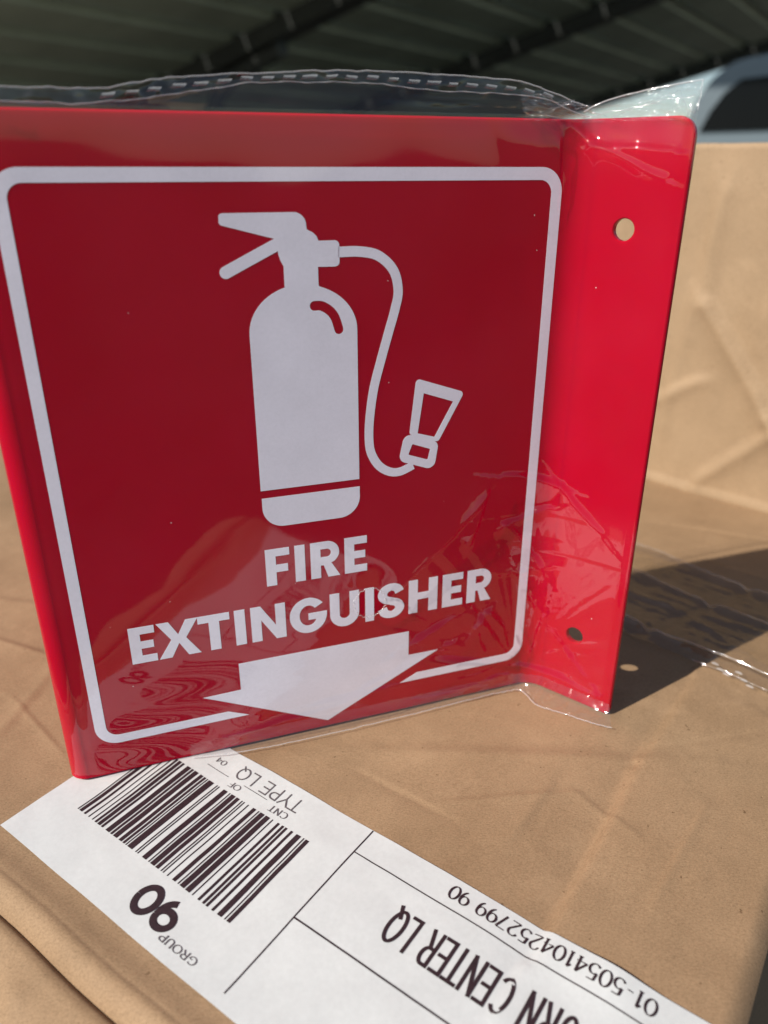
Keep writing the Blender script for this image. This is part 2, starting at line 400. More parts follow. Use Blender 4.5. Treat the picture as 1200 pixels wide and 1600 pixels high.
def lab_poly(name, polys, mat, lift=0.0007, label=None):
    V, Fc = [], []; k = 0
    for loops in polys:
        v2, f2 = poly_mesh(loops); b = len(V)
        V += [lab(x, y, lift + 0.00006 * (k % 7)) for x, y in v2]; Fc += [tuple(i + b for i in f) for f in f2]; k += 1
    o = obj(name, V, Fc, mat, label_o); 
    if label: o['label'] = label
    return o
def rect(x0, y0, x1, y1, nx=1, ny=1):
    nx = max(1, int(nx)); ny = max(1, int(ny))
    return [(x0 + (x1 - x0) * i / nx, y0) for i in range(nx)] + [(x1, y0 + (y1 - y0) * i / ny) for i in range(ny)] + [(x1 - (x1 - x0) * i / nx, y1) for i in range(nx)] + [(x0, y1 - (y1 - y0) * i / ny) for i in range(ny)]
def strip_mesh(name, rects, mat, lift=0.0007):
    V, Fc = [], []
    for x0, y0, x1, y1, nx, ny in rects:
        b = len(V)
        V += [lab(x0 + (x1 - x0) * i / nx, y0 + (y1 - y0) * j / ny, lift) for j in range(ny + 1) for i in range(nx + 1)]
        Fc += [tuple(i + b for i in f) for f in grid_faces(nx + 1, ny + 1)]
    return obj(name, V, Fc, mat, label_o)
# barcode: bar widths read off the photograph (bar, gap, bar, gap ...) in modules
mods = [1,1,3,2, 2,3, 1,3, 1,2,2,1,3,1,2,3, 4,1,2,1,4,2,3,1,2,1,1,1,5,3, 1,1,1,4, 4,2,1,1,4,1,3,2,1,1,1,3, 1,4, 3,2,1,1,4,1,4,2,1,4, 2,2,2,1,2,3,2,3,4,2,1,1,3]
tot = sum(mods); x = 0.0734; mw = (0.4437 - 0.0734) / tot; bars = []
for i, m_ in enumerate(mods):
    if i % 2 == 0: bars.append((x + 0.0002, 0.0852, x + m_ * mw - 0.0002, 0.2628, 1, 14))
    x += m_ * mw
strip_mesh('barcode', bars, 'ink')
LWD = 0.0022
strip_mesh('ruled_lines', [(0.5137, 0.0069, 0.5137 + LWD, 0.3418, 1, 20), (0.5137 + LWD, 0.2888, LW - 0.002, 0.2908, 60, 1), (0.5137 + LWD, 0.1442, LW - 0.002, 0.1468, 60, 1),
                           (0.1752, 0.2882, 0.2293, 0.2892, 4, 1), (0.2682, 0.2886, 0.3238, 0.2896, 4, 1)], 'ink')

# ---- light sans and serif glyphs for the label, drawn as strokes in a 1-high cap box
def ell(cx, cy, rx, ry, a0, a1, n=22): return arc(cx, cy, rx, ry, a0, a1, n)
G = {
 '0': (0.60, [ell(.3, .5, .26, .5, 0, 360, 30)]),
 '1': (0.45, [[(.08, .80), (.24, 1.0)], [(.24, 1.0), (.24, 0)]]),
 '2': (0.58, [ell(.28, .73, .24, .27, 165, -30) + [(.06, 0)], [(.06, 0), (.54, 0)]]),
 '4': (0.60, [[(.44, 0), (.44, 1.0)], [(.44, 1.0), (.04, .30)], [(.04, .30), (.57, .30)]]),
 '5': (0.58, [[(.50, 1.0), (.15, 1.0)], [(.15, 1.0), (.10, .55)] , [(.10, .55)] + ell(.27, .32, .25, .32, 100, -150)]),
 '7': (0.58, [[(.05, 1.0), (.54, 1.0)], [(.54, 1.0), (.22, 0)]]),
 '9': (0.60, [ell(.29, .68, .24, .32, 0, 360, 28), [(.53, .68)] + ell(.22, .52, .31, .52, 0, -75, 12)]),
 '-': (0.42, [[(.06, .36), (.34, .36)]]),
 'C': (0.74, [ell(.40, .5, .34, .5, 45, 315, 30)]),
 'E': (0.60, [[(.09, 0), (.09, 1)], [(.09, 1), (.54, 1)], [(.09, .52), (.50, .52)], [(.09, 0), (.56, 0)]]),
 'F': (0.56, [[(.09, 0), (.09, 1)], [(.09, 1), (.52, 1)], [(.09, .52), (.46, .52)]]),
 'N': (0.74, [[(.09, 0), (.09, 1)], [(.09, 1), (.62, 0)], [(.62, 0), (.62, 1)]]),
 'T': (0.62, [[(.02, 1), (.60, 1)], [(.31, 1), (.31, 0)]]),
 'R': (0.68, [[(.09, 0), (.09, 1)], [(.09, 1), (.32, 1)] + ell(.34, .75, .23, .25, 88, -88, 14) + [(.09, .5)], [(.34, .5), (.60, 0)]]),
 'L': (0.54, [[(.09, 0), (.09, 1)], [(.09, 0), (.52, 0)]]),
 'Q': (0.82, [ell(.40, .5, .35, .5, 0, 360, 32), [(.48, .22), (.72, -.10)]]),
 'U': (0.72, [[(.09, 1), (.09, .34)] + ell(.34, .34, .25, .34, 180, 360, 16) + [(.59, 1)]]),
 'Y': (0.66, [[(.02, 1), (.32, .46)], [(.62, 1), (.32, .46)], [(.32, .48), (.32, 0)]]),
 'P': (0.62, [[(.09, 0), (.09, 1)], [(.09, 1), (.32, 1)] + ell(.32, .73, .24, .27, 88, -88, 14) + [(.09, .46)]]),
 'O': (0.80, [ell(.40, .5, .35, .5, 0, 360, 32)]),
 'G': (0.80, [ell(.40, .5, .34, .5, 45, 345, 30), [(.74, .42), (.44, .42)]]),
 ' ': (0.36, []),
}
SERIF = {'1': [(.24, 0)], 'E': [(.09, 0), (.09, 1)], 'F': [(.09, 0), (.09, 1)], 'N': [(.09, 0), (.09, 1), (.62, 1)], 'T': [(.31, 0)], 'R': [(.09, 0), (.09, 1), (.60, 0)], 'P': [(.09, 0), (.09, 1)],
         'U': [(.09, 1), (.59, 1)], 'L': [(.09, 0), (.09, 1)], '4': [(.44, 0)], 'Y': [(.02, 1), (.62, 1), (.32, 0)], 'C': [], 'G': []}
def label_text(name, text, x_right, y_base, h, width, wt, serif=False, mat='ink', track=0.06):
    """text runs along -x and stands toward -y (upside down to the viewer); x_right is where it begins"""
    adv = [G[c][0] + track for c in text]; sx = width / (sum(adv) - track)
    polys = []; px = 0.0
    wf = (lambda dx, dy: wt * (0.42 + 0.62 * abs(dy) ** 1.3)) if serif else None
    for c, ad in zip(text, adv):
        for path in G[c][1]:
            q = [((px + a) * sx, b * h) for a, b in path]
            dense = []
            for i in range(len(q) - 1):
                n = max(1, int(math.hypot(q[i + 1][0] - q[i][0], q[i + 1][1] - q[i][1]) / 0.012))
                dense += [(q[i][0] + (q[i + 1][0] - q[i][0]) * k / n, q[i][1] + (q[i + 1][1] - q[i][1]) * k / n) for k in range(n)]
            dense.append(q[-1])
            # extend the straight ends by half the pen so that corners close
            if len(path) <= 3 and not serif:
                for e, f in ((0, 1), (-1, -2)):
                    dx, dy = dense[e][0] - dense[f][0], dense[e][1] - dense[f][1]; l = math.hypot(dx, dy) or 1
                    dense[e] = (dense[e][0] + dx / l * wt * .5, dense[e][1] + dy / l * wt * .5)
            polys.append([[(x_right - a, y_base - b) for a, b in stroke(dense, wt, 'flat', wf)]])
        if serif:
            for a, b in SERIF.get(c, []):
                X, Y = (px + a) * sx, b * h; s = 0.13 * h; t = wt * .22
                polys.append([[(x_right - X - s, y_base - Y - t), (x_right - X + s, y_base - Y - t), (x_right - X + s, y_base - Y + t), (x_right - X - s, y_base - Y + t)]])
        px += ad
    return lab_poly(name, polys, mat)
label_text('printed_number', '90', 0.3800, 0.0620, 0.0435, 0.0850, 0.0112, track=0.07)
label_text('printed_word', 'GROUP', 0.4515, 0.0195, 0.0115, 0.0745, 0.0024, True, 'greyink')
label_text('printed_word', 'TYPE LQ', 0.3845, 0.3215, 0.0262, 0.150, 0.0026, False, 'greyink')
label_text('printed_word', 'CNT', 0.3790, 0.2860, 0.0125, 0.0400, 0.0024, True, 'greyink')
label_text('printed_word', 'OF', 0.2690, 0.2845, 0.0115, 0.0270, 0.0022, True, 'greyink')
label_text('printed_number', '04', 0.2025, 0.3140, 0.0115, 0.0230, 0.0020, True, 'greyink')
label_text('printed_word', 'URN CENTER LQ', 0.9180, 0.2470, 0.0540, 0.2850, 0.0056, False, 'ink', 0.10)
label_text('printed_number', '01-5054104252799 90', 0.9920, 0.3300, 0.0238, 0.3140, 0.0036, True, 'ink')

# ------------------------------------------------------------------ red projecting sign
sign = thing('fire_extinguisher_sign', 'red plastic fire extinguisher sign with white symbol and arrow, standing on the carton', 'sign', A0 * U)
TH = 0.014
apex = A0 - P * 0.027
hn_ang = math.atan2(FD.y, FD.x); wall_n = hn_ang - R(90)
ba = math.atan2(-P.y, -P.x) % (2 * math.pi); wn = wall_n % (2 * math.pi); pa2 = wn + (wn - ba)       # direction B2 -> apex
d2 = -Vector((math.cos(pa2), math.sin(pa2), 0)); B2 = apex + d2 * (WP + 0.027); FD2 = -FD
def fillet(p0, p1, p2, r, n=14):
    """points of an arc tangent to p0-p1 and p1-p2"""
    a = (p0 - p1).normalized(); b = (p2 - p1).normalized(); ang = a.angle(b); t = r / math.tan(ang / 2)
    c = p1 + (a + b).normalized() * (r / math.sin(ang / 2)); s = p1 + a * t; e = p1 + b * t
    v0 = s - c; v1 = e - c; out = []
    tot = v0.angle(v1); ax = v0.cross(v1).normalized()
    for i in range(n + 1): out.append(c + Matrix.Rotation(tot * i / n, 3, ax) @ v0)
    return out
fold = fillet(B0, apex, B2, 0.030, 18)               # nose fold, along the visible face
bend = fillet(apex, B0, C0, 0.052, 20)
bend2 = fillet(apex, B2, B2 + FD2 * FL, 0.022, 10)
def sheet(name, pts, side, zb=0.0, zt=HS, mat='red', normals=None, label=None, parent=None):
    """upright sheet following plan points; `side` vectors point from the outer face into the thickness; softened rims"""
    n = len(pts); V = []; bv = 0.0025
    lv = [(zb, bv), (zb + bv, 0.0), (zt - bv, 0.0), (zt, bv)]
    for z, ins in lv:
        for p, s in zip(pts, side): q = p + s * ins; V.append((q.x, q.y, z))
    for z, ins in lv:
        for p, s in zip(pts, side): q = p + s * (TH - ins); V.append((q.x, q.y, z))
    F = []; o = 4 * n
    for k in range(3):
        for i in range(n - 1):
            a = k * n + i; F.append((a, a + 1, a + 1 + n, a + n)); F.append((o + a + 1, o + a, o + a + n, o + a + 1 + n))
    for i in range(n - 1):
        F.append((3 * n + i, 3 * n + i + 1, o + 3 * n + i + 1, o + 3 * n + i)); F.append((i + 1, i, o + i, o + i + 1))
    for i in (0, n - 1):
        ring = [i + k * n for k in range(4)] + [o + i + k * n for k in (3, 2, 1, 0)]
        F.append(tuple(ring))
    ob = obj(name, V, F, mat, parent or sign, label=label)
    bm = bmesh.new(); bm.from_mesh(ob.data); bmesh.ops.recalc_face_normals(bm, faces=bm.faces); bm.to_mesh(ob.data); bm.free()
    for p in ob.data.polygons: p.use_smooth = True
    try: ob.data.set_sharp_from_angle(angle=R(22))
    except Exception: pass
    return ob
def dirs(pts, inward):
    out = []
    for i in range(len(pts)):
        a = pts[max(0, i - 1)]; b = pts[min(len(pts) - 1, i + 1)]; t = (b - a).normalized(); nrm = Vector((-t.y, t.x, 0))
        if nrm.dot(inward) < 0: nrm = -nrm
        out.append(nrm)
    return out
INW = -NP
front = sheet('front_panel', [fold[0], fold[0].lerp(bend[0], .5), bend[0]], [INW] * 3, label='glossy red face with white border, extinguisher symbol and words')
nfold = []
ctr = sum(fold, Vector()) / len(fold); 
for i, p in enumerate(fold):
    a = fold[max(0, i - 1)]; b = fold[min(len(fold) - 1, i + 1)]; t = (b - a).normalized(); nn = Vector((-t.y, t.x, 0))
    if nn.dot((B0 + B2) / 2 - apex) < 0: nn = -nn
    nfold.append(nn)
nfold[0] = INW
n2 = Vector((-d2.y, d2.x, 0)); n2 = n2 if n2.dot(B0 - apex) > 0 else -n2
nfold[-1] = n2
sheet('nose_fold', fold, nfold)
nb = []
for i, p in enumerate(bend):
    t = i / (len(bend) - 1); nb.append(((-NP) * (1 - t) + (-NF) * t).normalized())
sheet('flange_bend', bend, nb)
sheet('back_panel', [fold[-1], bend2[0]], [n2, n2])
nb2 = []
nf2 = NF if False else Vector((-FD2.y, FD2.x, 0))
if nf2.dot(B0 - B2) < 0 and False: nf2 = -nf2
nf2 = -NF if (-NF).dot(n2) > NF.dot(n2) else NF
for i, p in enumerate(bend2):
    t = i / (len(bend2) - 1); nb2.append((n2 * (1 - t) + nf2 * t).normalized())
sheet('rear_flange_bend', bend2, nb2)
sheet('rear_flange', [bend2[-1], B2 + FD2 * FL], [nf2, nf2])

# mounting flange with two drilled holes and rounded outer corners
f0 = bend[-1]; flen = (C0 - f0).length
HOLE_R = 0.0168
outl = [(0, 0), (0, 0)] and ([(0.0, 0.0)] + arc(flen - 0.012, 0.012, 0.012, 0.012, 270, 360, 8) + arc(flen - 0.028, HS - 0.028, 0.028, 0.028, 0, 90, 12) + [(0.0, HS)])
hx = flen - 0.0900
holes = [arc(hx, h, HOLE_R, HOLE_R, 0, 360, 40)[:-1] for h in (0.152, 0.9104)]
def flange_mesh(name):
    bv = 0.0025
    def inset(l, d):
        n = len(l); out = []
        for i in range(n):
            a, p, b = l[i - 1], l[i], l[(i + 1) % n]
            t = Vector((b[0] - a[0], b[1] - a[1])); t = t.normalized() if t.length else Vector((1, 0))
            q = (p[0] - t.y * d, p[1] + t.x * d)
            if abs(p[0]) < 1e-9 and n < 35: q = (-0.0004, p[1] + (d if p[1] < 0.1 else -d))
            out.append(q)
        return out
    V, F = [], []
    def W(x, y, o): q = f0 + FD * x - NF * o; return (q.x, q.y, y)
    lay = []
    for o, ins in ((0, bv), (bv, 0), (TH - bv, 0), (TH, bv)):
        loops = [inset(outl, ins)] + [inset(h, -ins * .6) for h in holes]; lay.append((o, loops))
    idx = []
    for o, loops in lay:
        row = []
        for l in loops:
            row.append(list(range(len(V), len(V) + len(l)))); V += [W(x, y, o) for x, y in l]
        idx.append(row)
    for k, flip in ((0, False), (3, True)):
        _, tri = poly_mesh(lay[k][1]); fl = [i for r_ in idx[k] for i in r_]
        for t in tri: F.append(tuple(fl[i] for i in (t[::-1] if flip else t)))
    for k in range(3):
        for li in range(len(idx[0])):
            a, b = idx[k][li], idx[k + 1][li]; n = len(a)
            for i in range(n): F.append((a[i], b[i], b[(i + 1) % n], a[(i + 1) % n]))
    ob = obj(name, V, F, 'red', sign, label='red mounting flange with two round screw holes')
    bm = bmesh.new(); bm.from_mesh(ob.data); bmesh.ops.recalc_face_normals(bm, faces=bm.faces); bm.to_mesh(ob.data); bm.free()
    return ob
flange_mesh('mounting_flange')

# ---- white print on the face: sub-parts of the front panel
def pw(s, h, off): q = A0 + P * s + NP * off; return (q.x, q.y, h)
def print_poly(name, polys, off=0.00035, label=None):
    V, F = [], []
    for k, loops in enumerate(polys):
        v2, f2 = poly_mesh(loops); b = len(V)
        V += [pw(x, y, off + 0.00004 * k) for x, y in v2]; F += [tuple(i + b for i in f) for f in f2]
    # a skirt gives the vinyl its own thickness
    b = len(V); 
    for k, loops in enumerate(polys):
        for l in loops:
            n = len(l); s0 = len(V)
            V += [pw(x, y, off + 0.00004 * k) for x, y in l] + [pw(x, y, 0.00002) for x, y in l]
            F += [(s0 + i, s0 + (i + 1) % n, s0 + n + (i + 1) % n, s0 + n + i) for i in range(n)]
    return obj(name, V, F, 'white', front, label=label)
# border, open at the bottom where the arrow crosses it
x0, x1, y0, y1, bw = 0.0452, 0.8812, 0.0670, 1.0010, 0.0187
outer = arc(x0 + .038, y0 + .038, .038, .038, 270, 180, 12) + arc(x0 + .038, y1 - .038, .038, .038, 180, 90, 12) + arc(x1 - .038, y1 - .038, .038, .038, 90, 0, 12) + arc(x1 - .038, y0 + .038, .038, .038, 0, -90, 12)
ri = .021
xi0, xi1, yi0, yi1 = x0 + bw, x1 - bw, y0 + bw * .93, y1 - bw
inner = arc(xi1 - ri, yi0 + ri, ri, ri, -90, 0, 12) + arc(xi1 - ri, yi1 - ri, ri, ri, 0, 90, 12) + arc(xi0 + ri, yi1 - ri, ri, ri, 90, 180, 12) + arc(xi0 + ri, yi0 + ri, ri, ri, 180, 270, 12)
bor = [(0.3130, y0 + .001)] + outer + [(0.6130, y0), (0.6480, yi0)] + inner + [(0.2760, yi0)]
print_poly('border', [[bor]])
print_poly('arrow', [[[(0.3022, 0.1845), (0.3022, 0.1275), (0.2338, 0.1258), (0.4632, 0.0149), (0.6922, 0.1290), (0.6297, 0.1298), (0.6297, 0.1845)]]], label='white arrow pointing down')
# extinguisher symbol
tank = [(0.3642, 0.5130)] + [(0.5345, 0.5130)] + arc(0.5345 - .0905, 0.7680, .0905, .0720, 0, 70, 14) + [(0.4742, 0.8380), (0.4742, 0.8640), (0.5028, 0.8635)] + arc(0.5020, 0.8700, .006, .006, -90, 0, 5) + arc(0.5010, 0.8940, .0072, .0072, 0, 90, 6) + [(0.4762, 0.9012)] \
    + [(0.4735, 0.9078), (0.4680, 0.9130), (0.4590, 0.9174)] + arc(0.4400, 0.9234, .0185, .0180, 10, 90, 10) + arc(0.3385, 0.9370, .0062, .0045, 90, 180, 6) + [(0.3318, 0.9290), (0.3340, 0.9255), (0.4140, 0.9045)] \
    + [(0.4138, 0.8960), (0.4150, 0.8830), (0.4180, 0.8740), (0.4218, 0.8665), (0.4218, 0.8370)] + arc(0.3642 + .0850, 0.7680, .0850, .0720, 108, 180, 14)
hl = stroke(spline([(0.4665, 0.8070), (0.4780, 0.8062), (0.4905, 0.7985), (0.4990, 0.7870), (0.5046, 0.7690)], 6), 0.0146, 'round')
print_poly('extinguisher_symbol', [[tank, hl], [stroke([(0.3360, 0.8608), (0.39, 0.8865), (0.4230, 0.9020)], 0.0176, 'round')]], label='white fire extinguisher symbol')
print_poly('extinguisher_base', [[[(0.3650, 0.4993)] + arc(0.3650 + .036, 0.4450 + .036, .036, .036, 180, 270, 12) + arc(0.5348 - .036, 0.4450 + .036, .036, .036, 270, 360, 12) + [(0.5348, 0.4993)]]])
hose = spline([(0.5060, 0.8842), (0.5411, 0.8838), (0.5710, 0.8764), (0.5950, 0.8540), (0.6028, 0.8233), (0.5976, 0.7947), (0.5865, 0.7576), (0.5728, 0.7112), (0.5612, 0.6679), (0.5540, 0.6185), (0.5526, 0.5812), (0.5567, 0.5560), (0.5700, 0.5330), (0.5895, 0.5195), (0.6092, 0.5173), (0.6330, 0.5260)], 8)
print_poly('hose_symbol', [[stroke(hose, 0.0152)]])
def rot_poly(pts, r):
    """rounded polygon"""
    out = []; n = len(pts)
    for i in range(n):
        p0, p1, p2 = Vector((*pts[i - 1], 0)), Vector((*pts[i], 0)), Vector((*pts[(i + 1) % n], 0))
        out += [(q.x, q.y) for q in fillet(p0, p1, p2, r, 6)]
    return out
noz_o = rot_poly([(0.6360, 0.6800), (0.7250, 0.6490), (0.6815, 0.5660), (0.6210, 0.5760)], 0.0065)
noz_i = [(0.6500, 0.6535), (0.7046, 0.6342), (0.6717, 0.5739), (0.6403, 0.5836)]
nb_o = rot_poly([(0.6165, 0.5860), (0.6800, 0.5640), (0.6725, 0.5125), (0.6060, 0.5370)], 0.013)
nb_i = rot_poly([(0.6308, 0.5653), (0.6643, 0.5527), (0.6598, 0.5334), (0.6236, 0.5466)], 0.002)
# horn and its collar share an edge: cut the horn above the collar
noz_o = rot_poly([(0.6360, 0.6800), (0.7250, 0.6490), (0.6790, 0.5640), (0.6250, 0.5830)], 0.0065)
print_poly('nozzle_symbol', [[noz_o, noz_i], [nb_o, nb_i]])

# bold letters
def bold(c, x0, x1, yb, h, st, br):
    w_ = x1 - x0
    def T(l): return [(x0 + a, yb + b) for a, b in l]
    if c == 'I': return [[T([(0, 0), (w_, 0), (w_, h), (0, h)])]]
    if c == 'E': m0 = h * .5 - br * .5; return [[T([(0, 0), (w_, 0), (w_, br), (st, br), (st, m0), (w_ * .92, m0), (w_ * .92, m0 + br), (st, m0 + br), (st, h - br), (w_, h - br), (w_, h), (0, h)])]]
    if c == 'F': m0 = h * .46 - br * .5; return [[T([(0, 0), (st, 0), (st, m0), (w_ * .92, m0), (w_ * .92, m0 + br), (st, m0 + br), (st, h - br), (w_, h - br), (w_, h), (0, h)])]]
    if c == 'T': m = w_ / 2; return [[T([(m - st / 2, 0), (m + st / 2, 0), (m + st / 2, h - br), (w_, h - br), (w_, h), (0, h), (0, h - br), (m - st / 2, h - br)])]]
    if c == 'H': m0 = h * .5 - br * .5; return [[T([(0, 0), (st, 0), (st, m0), (w_ - st, m0), (w_ - st, 0), (w_, 0), (w_, h), (w_ - st, h), (w_ - st, m0 + br), (st, m0 + br), (st, h), (0, h)])]]
    if c == 'N': return [[T([(0, 0), (st, 0), (st, h * .60), (w_ - st, 0), (w_, 0), (w_, h), (w_ - st, h), (w_ - st, h * .40), (st, h), (0, h)])]]
    if c == 'X':
        k = st * 1.18; m = w_ / 2; hh = h / 2; q = k / 2
        return [[T([(0, 0), (k, 0), (m, hh - q * .82), (w_ - k, 0), (w_, 0), (m + q * 1.18, hh), (w_ - .01 * w_, h), (w_ - k, h), (m, hh + q * .82), (k, h), (.01 * w_, h), (m - q * 1.18, hh)])]]
    if c == 'U':
        r = w_ / 2; ri_ = r - st; cyy = r * .96
        return [[T([(0, h)] + arc(r, cyy, r, cyy + .012 * h, 180, 360, 20) + [(w_, h), (w_ - st, h)] + arc(r, cyy, ri_, ri_ * 1.02, 360, 180, 16) + [(st, h)])]]
    if c == 'R':
        r1 = h * .315; bx = w_ - r1 - .02 * w_; cyy = h - r1
        out = [(0, 0), (st, 0), (st, h * .345), (st + .1 * w_, h * .345), (w_ - st * 1.22, 0), (w_, 0), (w_ * .70, h * .40)] + arc(bx, cyy, r1, r1, -62, 90, 16) + [(0, h)]
        ri_ = r1 - br
        hol = [(st, h - br)] + arc(bx - .01 * w_, cyy, ri_, ri_, 90, -90, 12) + [(st, cyy - ri_)]
        return [[T(out), T(hol)]]
    if c == 'G':
        rx, ry = w_ / 2, h * .5 + .012 * h; cx, cyy = rx, h / 2; ix, iy = rx - st, ry - br * 1.08
        a0 = 38
        out = arc(cx, cyy, rx, ry, a0, 360 - 5, 34) + [(w_, h * .56), (w_ * .50, h * .56), (w_ * .50, h * .56 - br * .95), (w_ - st * 1.12, h * .56 - br * .95)] + arc(cx, cyy, ix, iy, 360 - 40, a0 + 4, 28)
        return [[T(out)]]
    if c == 'S':
        sx, sy = w_ - st, h - br
        pts = [(1.0, .80), (.86, .95), (.50, 1.02), (.12, .93), (-.02, .74), (.14, .58), (.5, .49), (.86, .40), (1.02, .23), (.86, .06), (.5, -.02), (.12, .06), (-.02, .24)]
        pth = spline([(st / 2 + a * sx, br / 2 + b * sy) for a, b in pts], 5)
        return [[T(stroke(pth, 0, 'flat', lambda dx, dy: br * 1.0 + (st - br) * abs(dy)))]]
L_X = [('E', 0.1245, 0.1667), ('X', 0.1695, 0.2405), ('T', 0.2390, 0.2937), ('I', 0.3020, 0.3205), ('N', 0.3305, 0.3925), ('G', 0.4000, 0.4690), ('U', 0.4750, 0.5305), ('I', 0.5425, 0.5595), ('S', 0.5680, 0.6190), ('H', 0.6285, 0.6870), ('E', 0.6975, 0.7398), ('R', 0.7490, 0.8010)]
L_F = [('F', 0.3635, 0.4057), ('I', 0.4150, 0.4330), ('R', 0.4430, 0.4962), ('E', 0.5050, 0.5468)]
for c, a, b in L_F: print_poly('letter', bold(c, a, b, 0.3328, 0.0710, 0.0180, 0.0146))
for c, a, b in L_X: print_poly('letter', bold(c, a, b, 0.2238, 0.0715, 0.0180, 0.0146))

# ------------------------------------------------------------------ clear plastic wrap round the sign
wrap = thing('plastic_wrap', 'clear crinkled plastic wrap around the red sign, with a perforated seam on top', 'plastic wrap', (B0 + Vector((0, 0, 0))) * U)
BS, BH = 0.865, 0.075          # where the wrinkles gather
FS0 = (fold[0] - A0).dot(P)
FOLDS = [(0.769, 0.455, 0.705, 0.387), (0.769, 0.455, 0.742, 0.361), (0.705, 0.387, 0.58, 0.267), (0.816, 0.39, 0.907, 0.296), (0.816, 0.39, 0.916, 0.422), (0.907, 0.296, 0.803, 0.289), (0.761, 0.174, 0.787, 0.205), (0.787, 0.205, 0.825, 0.168), (0.825, 0.168, 0.836, 0.12), (0.761, 0.174, 0.778, 0.117), (0.903, 0.105, 0.924, 0.193), (0.924, 0.193, 0.844, 0.296), (0.606, 0.155, 0.712, 0.206), (0.527, 0.083, 0.7, 0.149), (0.412, 0.067, 0.606, 0.079), (0.803, 0.489, 0.939, 0.465), (0.939, 0.465, 1.027, 0.389), (0.263, 0.031, 0.527, 0.068), (0.634, 0.034, 0.848, 0.046), (0.87, 0.07, 1.07, 0.045), (0.95, 0.16, 1.06, 0.05), (0.88, 1.06, 1.05, 0.985), (0.86, 1.04, 0.87, 0.96), (0.93, 1.03, 1.06, 1.02)]
def film_pt(u, h):
    """u: 0 at the nose .. 1 at the flange's outer rim; h: height"""
    tot = WP + FL; s = FS0 + u * (tot - FS0)
    k = 0.035 + 0.085 * (1 - smooth(0.10, 0.62, h)) + 0.015 * nz(h * 3, 2.2)
    # plan curve with the inner corner bridged
    g = 0.006
    if s < WP - k: q = A0 + P * s; n = NP
    elif s > WP + k: q = B0 + FD * (s - WP); n = NF
    else:
        t = (s - (WP - k)) / (2 * k); p0 = B0 - P * k; p2 = B0 + FD * k; c = B0
        q = p0 * (1 - t) ** 2 + c * 2 * t * (1 - t) + p2 * t * t; n = (NP * (1 - t) + NF * t).normalized()
    x = s; dx, dy = x - BS, h - BH; r = math.hypot(dx, dy); th = math.atan2(dy, dx)
    # folds radiating from the lower inner corner
    fan = abs(nz(th * 3.1, r * 1.3, 1.5)) * 1.0 + 0.5 * abs(nz(th * 7.5 + 3, r * 3.0, 6.5))
    am = 0.020 * math.exp(-(r / 0.30) ** 2) * smooth(0.0, 0.10, r) * (1 - 0.72 * smooth(.86, .95, x))
    d = g + am * fan
    d += 0.010 * math.exp(-((x - .98) / .10) ** 2 - ((h - .22) / .17) ** 2) * (0.6 + 0.55 * nz(x * 6, h * 5, 3))
    d += 0.012 * math.exp(-((h - 1.03) / .05) ** 2 - ((x - .97) / .12) ** 2) * (0.4 + nz(x * 12 + h * 9, h * 16, 7))
    d += 0.006 * math.exp(-((x - .83 - .03 * math.sin(h * 6)) / .035) ** 2) * smooth(.40, .55, h) * (0.6 + nz(x * 8, h * 5, 41)) + 0.004 * abs(nz(x * 7 + h * 2, h * 2.5, 43)) * smooth(.55, .8, x)
    # gentle sag over the face, finer ripples low on the left
    d += 0.0025 * (1 + nz(x * 3.0, h * 2.2, 11)) + 0.0010 * nz(x * 9, h * 8, 12)
    if (x > 0.24 and h < 0.53) or (x > .82 and h > .93):
        for ax, ay, bx, by in FOLDS:
            if min(ax, bx) - .06 < x < max(ax, bx) + .06 and min(ay, by) - .06 < h < max(ay, by) + .06:
                e, t = seg_d(x + 0.004 * nz(x * 22, h * 22, 31), h + 0.004 * nz(x * 20, h * 20, 37), ax, ay, bx, by)
                f = 0.35 + 0.65 * math.sin(math.pi * min(1, max(0, 0.1 + 0.8 * t)))
                d += f * (0.0085 * math.exp(-abs(e) / (0.05 if ay == 0.489 or ay == 0.465 else 0.020)) if e > 0 else 0.0085 * math.exp(-(e / 0.006) ** 2))
    lo = math.exp(-((h - 0.02) / 0.13) ** 2)
    d += lo * (0.0016 * math.sin((x * 0.5 + h * 1.0) * 62 + 5 * nz(x * 4, h * 5, 4)) * smooth(.02, .1, x) * (1 - smooth(.3, .5, x)))
    d += lo * 0.010 * abs(nz(x * 4 + h * 10, h * 14, 21)) * smooth(.25, .6, x)
    edge = smooth(1.0, 0.985, u) * smooth(0.0, 0.02, u)
    d = 0.003 + (d - 0.003) * edge
    # skirt near the lid
    q = q + n * d
    return q, n
def skirt(h, s):
    return 0.0
nu, nv = 330, 320
vs = []
for j in range(nv):
    h = 0.012 + (HS + 0.004 - 0.012) * (j / (nv - 1))
    for i in range(nu):
        q, n = film_pt(i / (nu - 1), h); vs.append((q.x, q.y, h))
VS, VH, VR = 0.547, 0.272, 0.030
tot_ = WP + FL
def in_vent(i):
    s_ = FS0 + (i % nu) / (nu - 1) * (tot_ - FS0); h_ = 0.012 + (HS + 0.004 - 0.012) * ((i // nu) / (nv - 1))
    return math.hypot(s_ - VS, h_ - VH) < VR
obj('front_film', vs, [f for f in grid_faces(nu, nv) if not all(in_vent(i) for i in f)], 'film', wrap, smooth=True)
ring = []
for i in range(73):
    a = 2 * math.pi * i / 72; r_ = VR * (1 + 0.05 * math.sin(a * 18) + 0.02 * nz(a * 3, 4)); q, n_ = film_pt((VS + r_ * math.cos(a) - FS0) / (tot_ - FS0), VH + r_ * math.sin(a))
    q = q + n_ * (0.001 + 0.0015 * abs(math.sin(a * 9))); ring.append((q.x, q.y, VH + r_ * math.sin(a)))
vent_pts = ring
